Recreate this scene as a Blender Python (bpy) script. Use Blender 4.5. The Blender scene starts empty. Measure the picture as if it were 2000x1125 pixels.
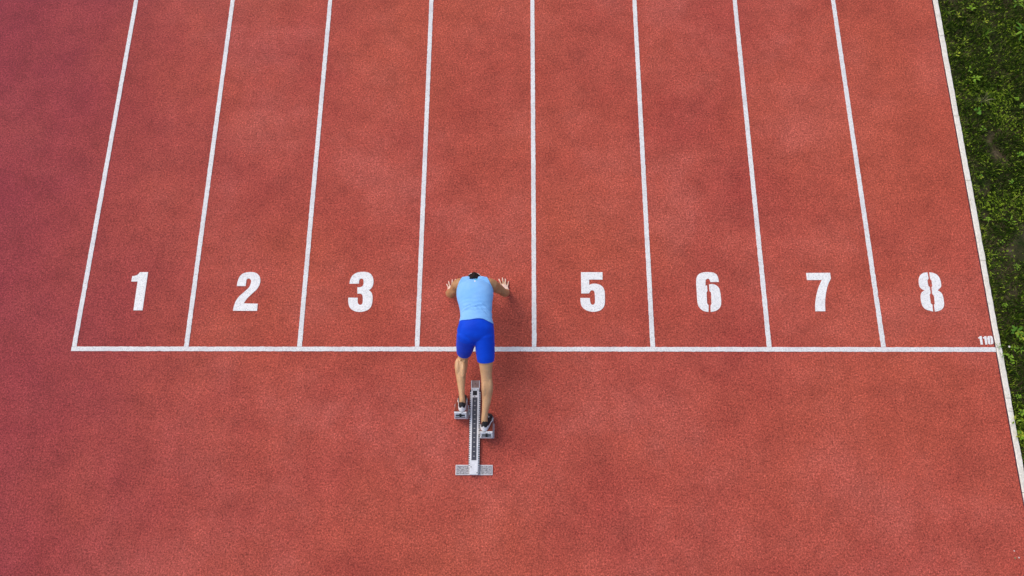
import bpy, bmesh, math, random
import numpy as np
from mathutils import Vector, Matrix, noise
from mathutils.bvhtree import BVHTree

random.seed(7)
rng = np.random.default_rng(7)
scn = bpy.context.scene
COL = scn.collection
R = math.radians

# ------------------------------------------------------------------ camera
CAM_LOC = Vector((4.7613, -1.3098, 7.053))
cam_d = bpy.data.cameras.new('camera')
cam = bpy.data.objects.new('camera', cam_d)
COL.objects.link(cam)
cam_d.sensor_width = 36.0
cam_d.lens = 1333.0 / 2000.0 * 36.0
cam_d.clip_start = 0.05
cam_d.clip_end = 2000.0
rot = (Matrix.Rotation(0.0549, 3, 'Z') @ Matrix.Rotation(0.2735, 3, 'X') @ Matrix.Rotation(-0.0534, 3, 'Z'))
cam.matrix_world = Matrix.Translation(CAM_LOC) @ rot.to_4x4()
scn.camera = cam

# ------------------------------------------------------------------ sky and sun
SUN_ELEV = R(50.0)
SUN_AZ = R(-52.0)          # compass angle from +Y, negative = towards -X (left of the picture)
world = bpy.data.worlds.new('World')
scn.world = world
world.use_nodes = True
wn = world.node_tree.nodes
bg = wn['Background']
sky = wn.new('ShaderNodeTexSky')
sky.sky_type = 'NISHITA'
sky.sun_disc = False
sky.sun_elevation = SUN_ELEV
sky.sun_rotation = SUN_AZ
sky.air_density = 1.0
sky.dust_density = 3.0
sky.ozone_density = 1.0
world.node_tree.links.new(sky.outputs[0], bg.inputs[0])
bg.inputs[1].default_value = 0.15

sun_d = bpy.data.lights.new('sun', 'SUN')
sun_d.energy = 0.85
sun_d.angle = R(58.0)
sun_d.color = (1.0, 0.93, 0.82)
sun = bpy.data.objects.new('sun', sun_d)
COL.objects.link(sun)
sdir = Vector((math.sin(SUN_AZ) * math.cos(SUN_ELEV), math.cos(SUN_AZ) * math.cos(SUN_ELEV), math.sin(SUN_ELEV)))
sun.rotation_euler = sdir.to_track_quat('Z', 'Y').to_euler()
sun.location = (4.3 + sdir.x * 12, sdir.y * 12, sdir.z * 12)

scn.view_settings.view_transform = 'Standard'
scn.view_settings.look = 'None'
scn.view_settings.gamma = 1.0
scn.view_settings.use_curve_mapping = False
scn.view_settings.exposure = 0.33

# ------------------------------------------------------------------ helpers
def link(o, parent=None):
    COL.objects.link(o)
    if parent is not None:
        o.parent = parent
    return o

def tag(o, label=None, cat=None, group=None, kind=None):
    if label: o['label'] = label
    if cat: o['category'] = cat
    if group: o['group'] = group
    if kind: o['kind'] = kind
    return o

def empty(name, loc=(0, 0, 0), rz=0.0):
    o = bpy.data.objects.new(name, None)
    o.empty_display_size = 0.1
    o.location = loc
    o.rotation_euler = (0, 0, rz)
    return link(o)

def mesh_np(name, verts, faces, mat, parent=None, smooth=False):
    me = bpy.data.meshes.new(name)
    me.from_pydata([tuple(v) for v in verts], [], [tuple(f) for f in faces])
    me.update()
    if smooth:
        me.polygons.foreach_set('use_smooth', [True] * len(me.polygons))
    me.materials.append(mat)
    return link(bpy.data.objects.new(name, me), parent)

def mesh_fast(name, verts, tris, mat, parent=None, attr=None):
    """big triangle soup through foreach_set"""
    verts = np.array(verts, np.float32); tris = np.asarray(tris, np.int32)
    me = bpy.data.meshes.new(name)
    me.vertices.add(len(verts)); me.vertices.foreach_set('co', verts.ravel())
    me.loops.add(tris.size); me.loops.foreach_set('vertex_index', tris.ravel())
    me.polygons.add(len(tris))
    me.polygons.foreach_set('loop_start', np.arange(0, tris.size, 3, dtype=np.int32))
    me.polygons.foreach_set('loop_total', np.full(len(tris), 3, np.int32))
    if attr is not None:
        a = me.attributes.new('tone', 'FLOAT', 'POINT')
        a.data.foreach_set('value', np.asarray(attr, np.float32))
    me.update(calc_edges=True)
    me.materials.append(mat)
    return link(bpy.data.objects.new(name, me), parent)

def box_data(x0, x1, y0, y1, z0, z1):
    v = [(x0, y0, z0), (x1, y0, z0), (x1, y1, z0), (x0, y1, z0), (x0, y0, z1), (x1, y0, z1), (x1, y1, z1), (x0, y1, z1)]
    f = [(0, 3, 2, 1), (4, 5, 6, 7), (0, 1, 5, 4), (1, 2, 6, 5), (2, 3, 7, 6), (3, 0, 4, 7)]
    return v, f

def box(name, b, mat, parent=None, bevel=0.0, seg=2):
    v, f = box_data(*b)
    if bevel <= 0:
        return mesh_np(name, v, f, mat, parent)
    bm = bmesh.new()
    vs = [bm.verts.new(p) for p in v]
    for q in f: bm.faces.new([vs[i] for i in q])
    bmesh.ops.bevel(bm, geom=list(bm.edges), offset=bevel, segments=seg, profile=0.5, affect='EDGES')
    return bm_obj(name, bm, mat, parent)

def bm_obj(name, bm, mat, parent=None, smooth=False):
    bmesh.ops.recalc_face_normals(bm, faces=list(bm.faces))
    me = bpy.data.meshes.new(name)
    bm.to_mesh(me); bm.free()
    if smooth:
        me.polygons.foreach_set('use_smooth', [True] * len(me.polygons))
    me.materials.append(mat)
    return link(bpy.data.objects.new(name, me), parent)

def prism(name, outline, z0, z1, mat, parent=None):
    """closed prism over a 2-D outline (world XY); concave outlines are filled with triangles"""
    bm = bmesh.new()
    top = [bm.verts.new((x, y, z1)) for x, y in outline]
    n = len(top)
    edges = [bm.edges.new((top[i], top[(i + 1) % n])) for i in range(n)]
    bmesh.ops.triangle_fill(bm, use_beauty=True, use_dissolve=False, edges=edges)
    for fc in bm.faces:
        fc.normal_update()
        if fc.normal.z < 0: fc.normal_flip()
    bot = [bm.verts.new((x, y, z0)) for x, y in outline]
    for i in range(n):
        j = (i + 1) % n
        bm.faces.new((top[i], bot[i], bot[j], top[j]))
    return bm_obj(name, bm, mat, parent)

def extr(name, prof, x0, x1, mat, parent=None, bevel=0.0):
    """profile in (y, z) swept along x"""
    bm = bmesh.new()
    a = [bm.verts.new((x0, y, z)) for y, z in prof]
    b = [bm.verts.new((x1, y, z)) for y, z in prof]
    n = len(prof)
    bm.faces.new(a); bm.faces.new(list(reversed(b)))
    for i in range(n):
        j = (i + 1) % n
        bm.faces.new((a[i], b[i], b[j], a[j]))
    if bevel > 0:
        bmesh.ops.bevel(bm, geom=list(bm.edges), offset=bevel, segments=2, profile=0.5, affect='EDGES')
    return bm_obj(name, bm, mat, parent)

def disc(name, x, y, z, r, h, mat, parent=None, n=12):
    v = []; f = []
    for k in range(n):
        a = 2 * math.pi * k / n
        v.append((x + r * math.cos(a), y + r * math.sin(a), z))
    for k in range(n):
        a = 2 * math.pi * k / n
        v.append((x + r * .9 * math.cos(a), y + r * .9 * math.sin(a), z + h))
    f.append(tuple(range(n, 2 * n)))
    for k in range(n):
        j = (k + 1) % n
        f.append((k, j, n + j, n + k))
    return mesh_np(name, v, f, mat, parent)

# ------------------------------------------------------------------ materials
class Mat:
    def __init__(self, name, rough=0.7, spec=0.3, metal=0.0):
        self.m = bpy.data.materials.new(name); self.m.use_nodes = True
        self.nt = self.m.node_tree; self.n = self.nt.nodes; self.l = self.nt.links
        self.b = self.n['Principled BSDF']
        self.b.inputs['Roughness'].default_value = rough
        self.b.inputs['Specular IOR Level'].default_value = spec
        self.b.inputs['Metallic'].default_value = metal
        tc = self.n.new('ShaderNodeTexCoord'); self.co = tc.outputs['Object']
    def noise(self, scale, detail=3.0, rough=0.55, off=(0, 0, 0), stretch=(1, 1, 1)):
        mp = self.n.new('ShaderNodeMapping'); mp.inputs['Location'].default_value = off; mp.inputs['Scale'].default_value = stretch
        self.l.new(self.co, mp.inputs[0])
        t = self.n.new('ShaderNodeTexNoise'); t.inputs['Scale'].default_value = scale
        t.inputs['Detail'].default_value = detail; t.inputs['Roughness'].default_value = rough
        self.l.new(mp.outputs[0], t.inputs['Vector'])
        return t.outputs['Fac']
    def voro(self, scale, out='Color', off=(0, 0, 0)):
        mp = self.n.new('ShaderNodeMapping'); mp.inputs['Location'].default_value = off
        self.l.new(self.co, mp.inputs[0])
        t = self.n.new('ShaderNodeTexVoronoi'); t.inputs['Scale'].default_value = scale
        self.l.new(mp.outputs[0], t.inputs['Vector'])
        return t.outputs[out]
    def ramp(self, fac, stops, interp='LINEAR'):
        r = self.n.new('ShaderNodeValToRGB'); r.color_ramp.interpolation = interp
        e = r.color_ramp.elements
        while len(e) < len(stops): e.new(0.5)
        for i, (p, c) in enumerate(stops):
            e[i].position = p
            e[i].color = (c, c, c, 1) if isinstance(c, (int, float)) else (*c, 1)
        self.l.new(fac, r.inputs[0])
        return r.outputs[0]
    def _set(self, sock, v):
        if isinstance(v, bpy.types.NodeSocket): self.l.new(v, sock)
        elif isinstance(v, (int, float)): sock.default_value = (v, v, v, 1) if sock.type == 'RGBA' else v
        else: sock.default_value = (*v, 1)
    def mix(self, a, b, fac=1.0, mode='MIX'):
        m = self.n.new('ShaderNodeMix'); m.data_type = 'RGBA'; m.blend_type = mode
        self._set(m.inputs[0], fac); self._set(m.inputs[6], a); self._set(m.inputs[7], b)
        return m.outputs[2]
    def bump(self, height, strength=0.3, dist=0.005):
        b = self.n.new('ShaderNodeBump'); b.inputs['Strength'].default_value = strength; b.inputs['Distance'].default_value = dist
        self.l.new(height, b.inputs['Height']); self.l.new(b.outputs[0], self.b.inputs['Normal'])
    def color(self, v): self._set(self.b.inputs['Base Color'], v)
    def attr(self, name='tone'):
        a = self.n.new('ShaderNodeAttribute'); a.attribute_name = name
        return a.outputs['Fac']

# red polyurethane track: granules, mottling, worn and dusty patches, pale specks
m = Mat('track_surface', 0.85, 0.2)
base = m.ramp(m.noise(0.75, 6, 0.68, (3.1, 1.7, 0)), [(0.34, (0.350, 0.055, 0.040)), (0.50, (0.405, 0.075, 0.052)), (0.66, (0.468, 0.104, 0.077))])
hue = m.ramp(m.noise(0.30, 3, 0.55, (-4.4, 8.2, 0)), [(0.38, 0.0), (0.62, 1.0)])
base = m.mix(base, (0.435, 0.085, 0.043), m.mix(0.0, 0.6, hue))
# vignette painted into the colour: darker, more purple towards the left, blotchy border
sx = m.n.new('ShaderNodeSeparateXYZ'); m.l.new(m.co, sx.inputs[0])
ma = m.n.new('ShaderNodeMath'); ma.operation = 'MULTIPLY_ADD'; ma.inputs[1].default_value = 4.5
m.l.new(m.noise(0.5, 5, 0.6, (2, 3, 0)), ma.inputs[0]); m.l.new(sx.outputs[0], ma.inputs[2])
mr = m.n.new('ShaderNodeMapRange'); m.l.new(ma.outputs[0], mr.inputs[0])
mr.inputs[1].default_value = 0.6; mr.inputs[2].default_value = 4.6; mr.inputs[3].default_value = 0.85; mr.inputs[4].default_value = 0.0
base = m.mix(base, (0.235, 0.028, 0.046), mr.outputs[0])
mott = m.ramp(m.noise(3.0, 6, 0.72, (9, 2, 0)), [(0.34, 0.83), (0.50, 1.0), (0.66, 1.14)])
base = m.mix(base, mott, 0.9, 'MULTIPLY')
clump = m.ramp(m.noise(58, 4, 0.9, (1, 5, 0)), [(0.36, 0.42), (0.50, 1.0), (0.64, 1.55)])
base = m.mix(base, clump, 1.0, 'MULTIPLY')
dark = m.ramp(m.noise(48, 2, 0.6, (4, 9, 0)), [(0.60, 0.0), (0.72, 0.55)])
base = m.mix(base, (0.17, 0.030, 0.026), dark)
gran = m.ramp(m.voro(120.0), [(0.0, 0.55), (0.5, 1.0), (1.0, 1.5)])
base = m.mix(base, gran, 0.7, 'MULTIPLY')
speck = m.ramp(m.voro(26.0, 'Distance', (2, 7, 0)), [(0.0, 1.0), (0.045, 0.0)])
sel = m.ramp(m.noise(11.0, 1, 0.5, (6, 6, 0)), [(0.60, 0.0), (0.64, 1.0)])
base = m.mix(base, (0.62, 0.42, 0.36), m.mix(0.0, speck, sel))
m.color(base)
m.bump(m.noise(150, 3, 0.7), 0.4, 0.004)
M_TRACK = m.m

def white_paint(name, tint=(0.80, 0.785, 0.755), wear=0.65, off=(0, 0, 0), pits=0.5):
    m = Mat(name, 0.7, 0.3)
    c = m.ramp(m.noise(85, 3, 0.7, off), [(0.30, 0.62), (0.50, 0.97), (0.75, 1.08)])
    c = m.mix(tint, c, 1.0, 'MULTIPLY')
    d = m.ramp(m.noise(4.0, 4, 0.65, off), [(0.45, 0.0), (0.75, wear)])
    c = m.mix(c, (0.56, 0.52, 0.52), d)
    pit = m.ramp(m.noise(48, 2, 0.6, (off[0] + 3, off[1] + 1, 0)), [(0.64, 0.0), (0.72, pits)])
    c = m.mix(c, (0.42, 0.20, 0.18), pit)
    m.color(c)
    m.bump(m.noise(150, 3, 0.7), 0.45, 0.003)
    return m.m
M_LINE = white_paint('line_paint')
M_NUM = white_paint('number_paint', (0.88, 0.865, 0.83), 0.35, (5, 2, 0), 0.25)

m = Mat('kerb_paint', 0.7, 0.3)
c = m.ramp(m.noise(30, 4, 0.7), [(0.3, (0.66, 0.60, 0.49)), (0.55, (0.82, 0.77, 0.67)), (0.8, (0.85, 0.81, 0.73))])
st = m.ramp(m.noise(3.5, 5, 0.7, (2, 2, 0)), [(0.55, 0.0), (0.80, 0.75)])
c = m.mix(c, (0.50, 0.45, 0.33), st)
chip = m.ramp(m.noise(22, 3, 0.6, (7, 3, 0)), [(0.68, 0.0), (0.73, 0.8)])
c = m.mix(c, (0.32, 0.29, 0.24), chip)
m.color(c); m.bump(m.noise(90, 4, 0.7), 0.5, 0.004)
M_KERB = m.m

m = Mat('soil', 0.95, 0.1)
c = m.ramp(m.noise(7, 6, 0.7), [(0.3, (0.040, 0.028, 0.014)), (0.55, (0.110, 0.075, 0.045)), (0.75, (0.24, 0.17, 0.12))])
gr = m.ramp(m.noise(1.6, 5, 0.65, (4, 1, 0)), [(0.35, 1.0), (0.62, 0.0)])
c = m.mix(c, (0.022, 0.036, 0.008), gr)
peb = m.ramp(m.voro(60, 'Distance', (1, 1, 0)), [(0.0, 1.0), (0.10, 0.0)])
ps = m.ramp(m.noise(6, 2, 0.5, (8, 8, 0)), [(0.50, 0.0), (0.58, 0.9)])
c = m.mix(c, (0.36, 0.32, 0.28), m.mix(0.0, peb, ps))
m.color(c); m.bump(m.noise(40, 6, 0.75), 0.9, 0.02)
M_SOIL = m.m

def leaf_mat(name, stops, rough=0.6, spec=0.12, trans=0.3):
    m = Mat(name, rough, spec)
    c = m.ramp(m.attr(), stops)
    n = m.ramp(m.noise(60, 3, 0.6), [(0.3, 0.8), (0.7, 1.15)])
    c = m.mix(c, n, 1.0, 'MULTIPLY')
    m.color(c)
    t = m.n.new('ShaderNodeBsdfTranslucent'); m.l.new(c, t.inputs[0])
    mx = m.n.new('ShaderNodeMixShader'); mx.inputs[0].default_value = trans
    m.l.new(m.b.outputs[0], mx.inputs[1]); m.l.new(t.outputs[0], mx.inputs[2])
    m.l.new(mx.outputs[0], m.n['Material Output'].inputs[0])
    return m.m
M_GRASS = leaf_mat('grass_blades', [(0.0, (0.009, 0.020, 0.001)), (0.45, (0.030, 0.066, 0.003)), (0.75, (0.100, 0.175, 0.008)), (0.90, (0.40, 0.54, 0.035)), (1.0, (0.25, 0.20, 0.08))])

def plain_leaf(name, c, trans=0.3):
    m = Mat(name, 0.5, 0.2)
    n = m.ramp(m.noise(90, 3, 0.6), [(0.3, tuple(x * .75 for x in c)), (0.7, tuple(x * 1.2 for x in c))])
    m.color(n)
    t = m.n.new('ShaderNodeBsdfTranslucent'); m.l.new(n, t.inputs[0])
    mx = m.n.new('ShaderNodeMixShader'); mx.inputs[0].default_value = trans
    m.l.new(m.b.outputs[0], mx.inputs[1]); m.l.new(t.outputs[0], mx.inputs[2])
    m.l.new(mx.outputs[0], m.n['Material Output'].inputs[0])
    return m.m
M_LEAF = [plain_leaf('leaf_bright', (0.24, 0.40, 0.030)), plain_leaf('leaf_mid', (0.12, 0.27, 0.025)), plain_leaf('leaf_yellow', (0.38, 0.44, 0.035)), plain_leaf('leaf_dry', (0.26, 0.24, 0.12))]

def fabric(name, ca, cb, scale=420.0, bump=0.25, rough=0.75):
    m = Mat(name, rough, 0.12)
    f = m.noise(7, 4, 0.6)
    w = m.n.new('ShaderNodeTexWave'); w.inputs['Scale'].default_value = scale / 3; w.inputs['Distortion'].default_value = 1.0
    m.l.new(m.co, w.inputs['Vector'])
    c = m.ramp(f, [(0.35, ca), (0.65, cb)])
    c = m.mix(c, m.ramp(w.outputs['Fac'], [(0.0, 0.92), (1.0, 1.04)]), 1.0, 'MULTIPLY')
    m.color(c)
    m.bump(m.noise(22, 5, 0.65, stretch=(0.6, 1.8, 1.0)), bump, 0.006)
    m.b.inputs['Sheen Weight'].default_value = 0.04
    return m.m
M_SHIRT = fabric('singlet_cloth', (0.200, 0.46, 0.85), (0.250, 0.51, 0.88))
M_SHORTS = fabric('stretch_cloth', (0.001, 0.052, 0.58), (0.002, 0.070, 0.68), bump=0.3, rough=0.6)
M_TEAL = fabric('teal_label_cloth', (0.02, 0.42, 0.52), (0.03, 0.52, 0.60))
M_WHITE = fabric('white_cloth', (0.78, 0.77, 0.74), (0.84, 0.83, 0.80))

m = Mat('skin', 0.42, 0.45)
c = m.ramp(m.noise(11, 5, 0.6), [(0.3, (0.55, 0.305, 0.145)), (0.7, (0.68, 0.405, 0.205))])
c = m.mix(c, (0.85, 0.61, 0.50), m.attr())
c = m.mix(c, (0.74, 0.66, 0.58), m.attr('tan'), 'MULTIPLY')
c = m.mix(c, m.ramp(m.noise(160, 2, 0.6), [(0.3, 0.88), (0.7, 1.08)]), 1.0, 'MULTIPLY')
m.color(c); m.bump(m.noise(260, 3, 0.6), 0.2, 0.001)
m.b.inputs['Subsurface Weight'].default_value = 0.12
m.b.inputs['Subsurface Radius'].default_value = (0.012, 0.005, 0.003)
m.b.inputs['Subsurface Scale'].default_value = 1.0
M_SKIN = m.m

m = Mat('hair', 0.55, 0.2)
m.color(m.ramp(m.noise(60, 3, 0.6, stretch=(3, 1, 1)), [(0.3, (0.004, 0.0038, 0.0038)), (0.7, (0.013, 0.011, 0.010))]))
m.bump(m.noise(140, 3, 0.6, stretch=(3, 0.6, 0.6)), 0.7, 0.004)
M_HAIR = m.m

def simple(name, ca, cb, rough=0.6, spec=0.3, metal=0.0, scale=40, bump=0.2, bd=0.002):
    m = Mat(name, rough, spec, metal)
    m.color(m.ramp(m.noise(scale, 4, 0.65), [(0.3, ca), (0.7, cb)]))
    m.bump(m.noise(scale * 4, 3, 0.65), bump, bd)
    return m.m
M_EYE = simple('eye_white', (0.75, 0.72, 0.70), (0.82, 0.80, 0.78), 0.2, 0.5)
M_BLACK = simple('black_mesh_fabric', (0.012, 0.012, 0.013), (0.032, 0.032, 0.034), 0.75, 0.3, scale=120, bump=0.5)
M_SOLE = simple('white_foam', (0.72, 0.71, 0.70), (0.84, 0.83, 0.82), 0.6, 0.3)
M_OUT = simple('dark_outsole', (0.05, 0.025, 0.02), (0.11, 0.05, 0.04), 0.7, 0.3)
M_PAD = simple('red_brown_rubber', (0.16, 0.035, 0.020), (0.25, 0.055, 0.034), 0.85, 0.2, scale=90, bump=0.6)
M_DARK = simple('dark_slot', (0.012, 0.012, 0.014), (0.028, 0.028, 0.032), 0.6, 0.3)
M_SCALE = simple('scale_strip', (0.028, 0.030, 0.045), (0.065, 0.065, 0.085), 0.45, 0.4, scale=25)
M_ALU = simple('brushed_aluminium', (0.60, 0.60, 0.61), (0.80, 0.80, 0.81), 0.42, 0.5, 0.25, scale=30, bump=0.15)
M_STEEL = simple('scuffed_steel', (0.34, 0.31, 0.30), (0.66, 0.63, 0.61), 0.45, 0.5, 0.3, scale=70, bump=0.35)
M_SPECK = simple('speckled_worn_plate', (0.10, 0.09, 0.11), (0.60, 0.57, 0.56), 0.5, 0.4, 0.2, scale=75, bump=0.3)
M_RUST = simple('rusty_plate', (0.23, 0.13, 0.11), (0.40, 0.28, 0.25), 0.5, 0.4, 0.3, scale=28, bump=0.3)
M_SEAM = simple('dark_sealant', (0.05, 0.018, 0.030), (0.10, 0.035, 0.050), 0.8, 0.2)
M_PEBBLE = simple('pale_pebble', (0.55, 0.52, 0.48), (0.75, 0.73, 0.70), 0.8, 0.2)
M_PETAL = simple('white_petal', (0.80, 0.80, 0.78), (0.86, 0.86, 0.85), 0.6, 0.2)
M_STAMEN = simple('yellow_flower_centre', (0.60, 0.42, 0.03), (0.70, 0.52, 0.06), 0.7, 0.2)

# ------------------------------------------------------------------ ground, track and its paint
KERB_X = 9.671        # inner face of the kerb at the start line
KSLOPE = 0.0083       # the kerb runs very slightly outwards along +Y
def sheet(name, x0, x1, y0, y1, z, mat, nx=1, ny=1, amp=0.0):
    v = []; f = []
    for j in range(ny + 1):
        for i in range(nx + 1):
            x = x0 + (x1 - x0) * i / nx; y = y0 + (y1 - y0) * j / ny
            zz = z
            if amp:
                zz += amp * (noise.noise((x * 2.3, y * 2.3, 0.3)) + 0.6 * noise.noise((x * 7, y * 7, 1.3)))
                zz = min(zz, z + 0.004) if x - x0 < 0.05 else zz
            v.append((x + (KSLOPE * y if amp else 0.0), y, zz))
    for j in range(ny):
        for i in range(nx):
            a = j * (nx + 1) + i
            f.append((a, a + 1, a + nx + 2, a + nx + 1))
    return mesh_np(name, v, f, mat, smooth=True)

ground = tag(sheet('ground', -250, 250, -250, 250, -0.06, M_SOIL), 'brown and green field ground around the track', kind='structure')
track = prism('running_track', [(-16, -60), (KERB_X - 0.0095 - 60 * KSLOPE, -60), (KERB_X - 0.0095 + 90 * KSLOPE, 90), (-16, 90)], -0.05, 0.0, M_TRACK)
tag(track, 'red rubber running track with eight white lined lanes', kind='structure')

# lane lines: centre x of each, 5 cm wide, from the start line onwards
LINE_X = [0.024, 1.218, 2.418, 3.658, 4.888, 6.125, 7.335, 8.516]
for i, x in enumerate(LINE_X):
    ys = [0.0268 + 0.022 * k for k in range(300)] + [20, 85]
    j = lambda: random.gauss(0, .0011)
    o = prism('lane_line', [(x - 0.0240 + j(), y) for y in ys] + [(x + 0.0240 + j(), y) for y in reversed(ys)], 0.0005, 0.0042, M_LINE, track)
    o['label'] = ['leftmost white lane line, left of the number 1', 'white lane line between the numbers 1 and 2', 'white lane line between the numbers 2 and 3',
                  'white lane line between the 3 and the crouching runner', 'white lane line between the crouching runner and the 5', 'white lane line between the numbers 5 and 6',
                  'white lane line between the numbers 6 and 7', 'white lane line between the numbers 7 and 8'][i]
sl = []
for k in range(401):
    x = LINE_X[0] - 0.0255 + (KERB_X - 0.004 - LINE_X[0] + 0.0255) * k / 400
    sl.append((x, 0.0))
o = prism('start_line', [(x, 0.0245 + random.gauss(0, .001)) for x, _ in sl] + [(x, -0.0235 + random.gauss(0, .001)) for x, _ in reversed(sl)], 0.0005, 0.0042, M_LINE, track)
o['label'] = 'long white start line crossing all eight lanes'

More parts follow.
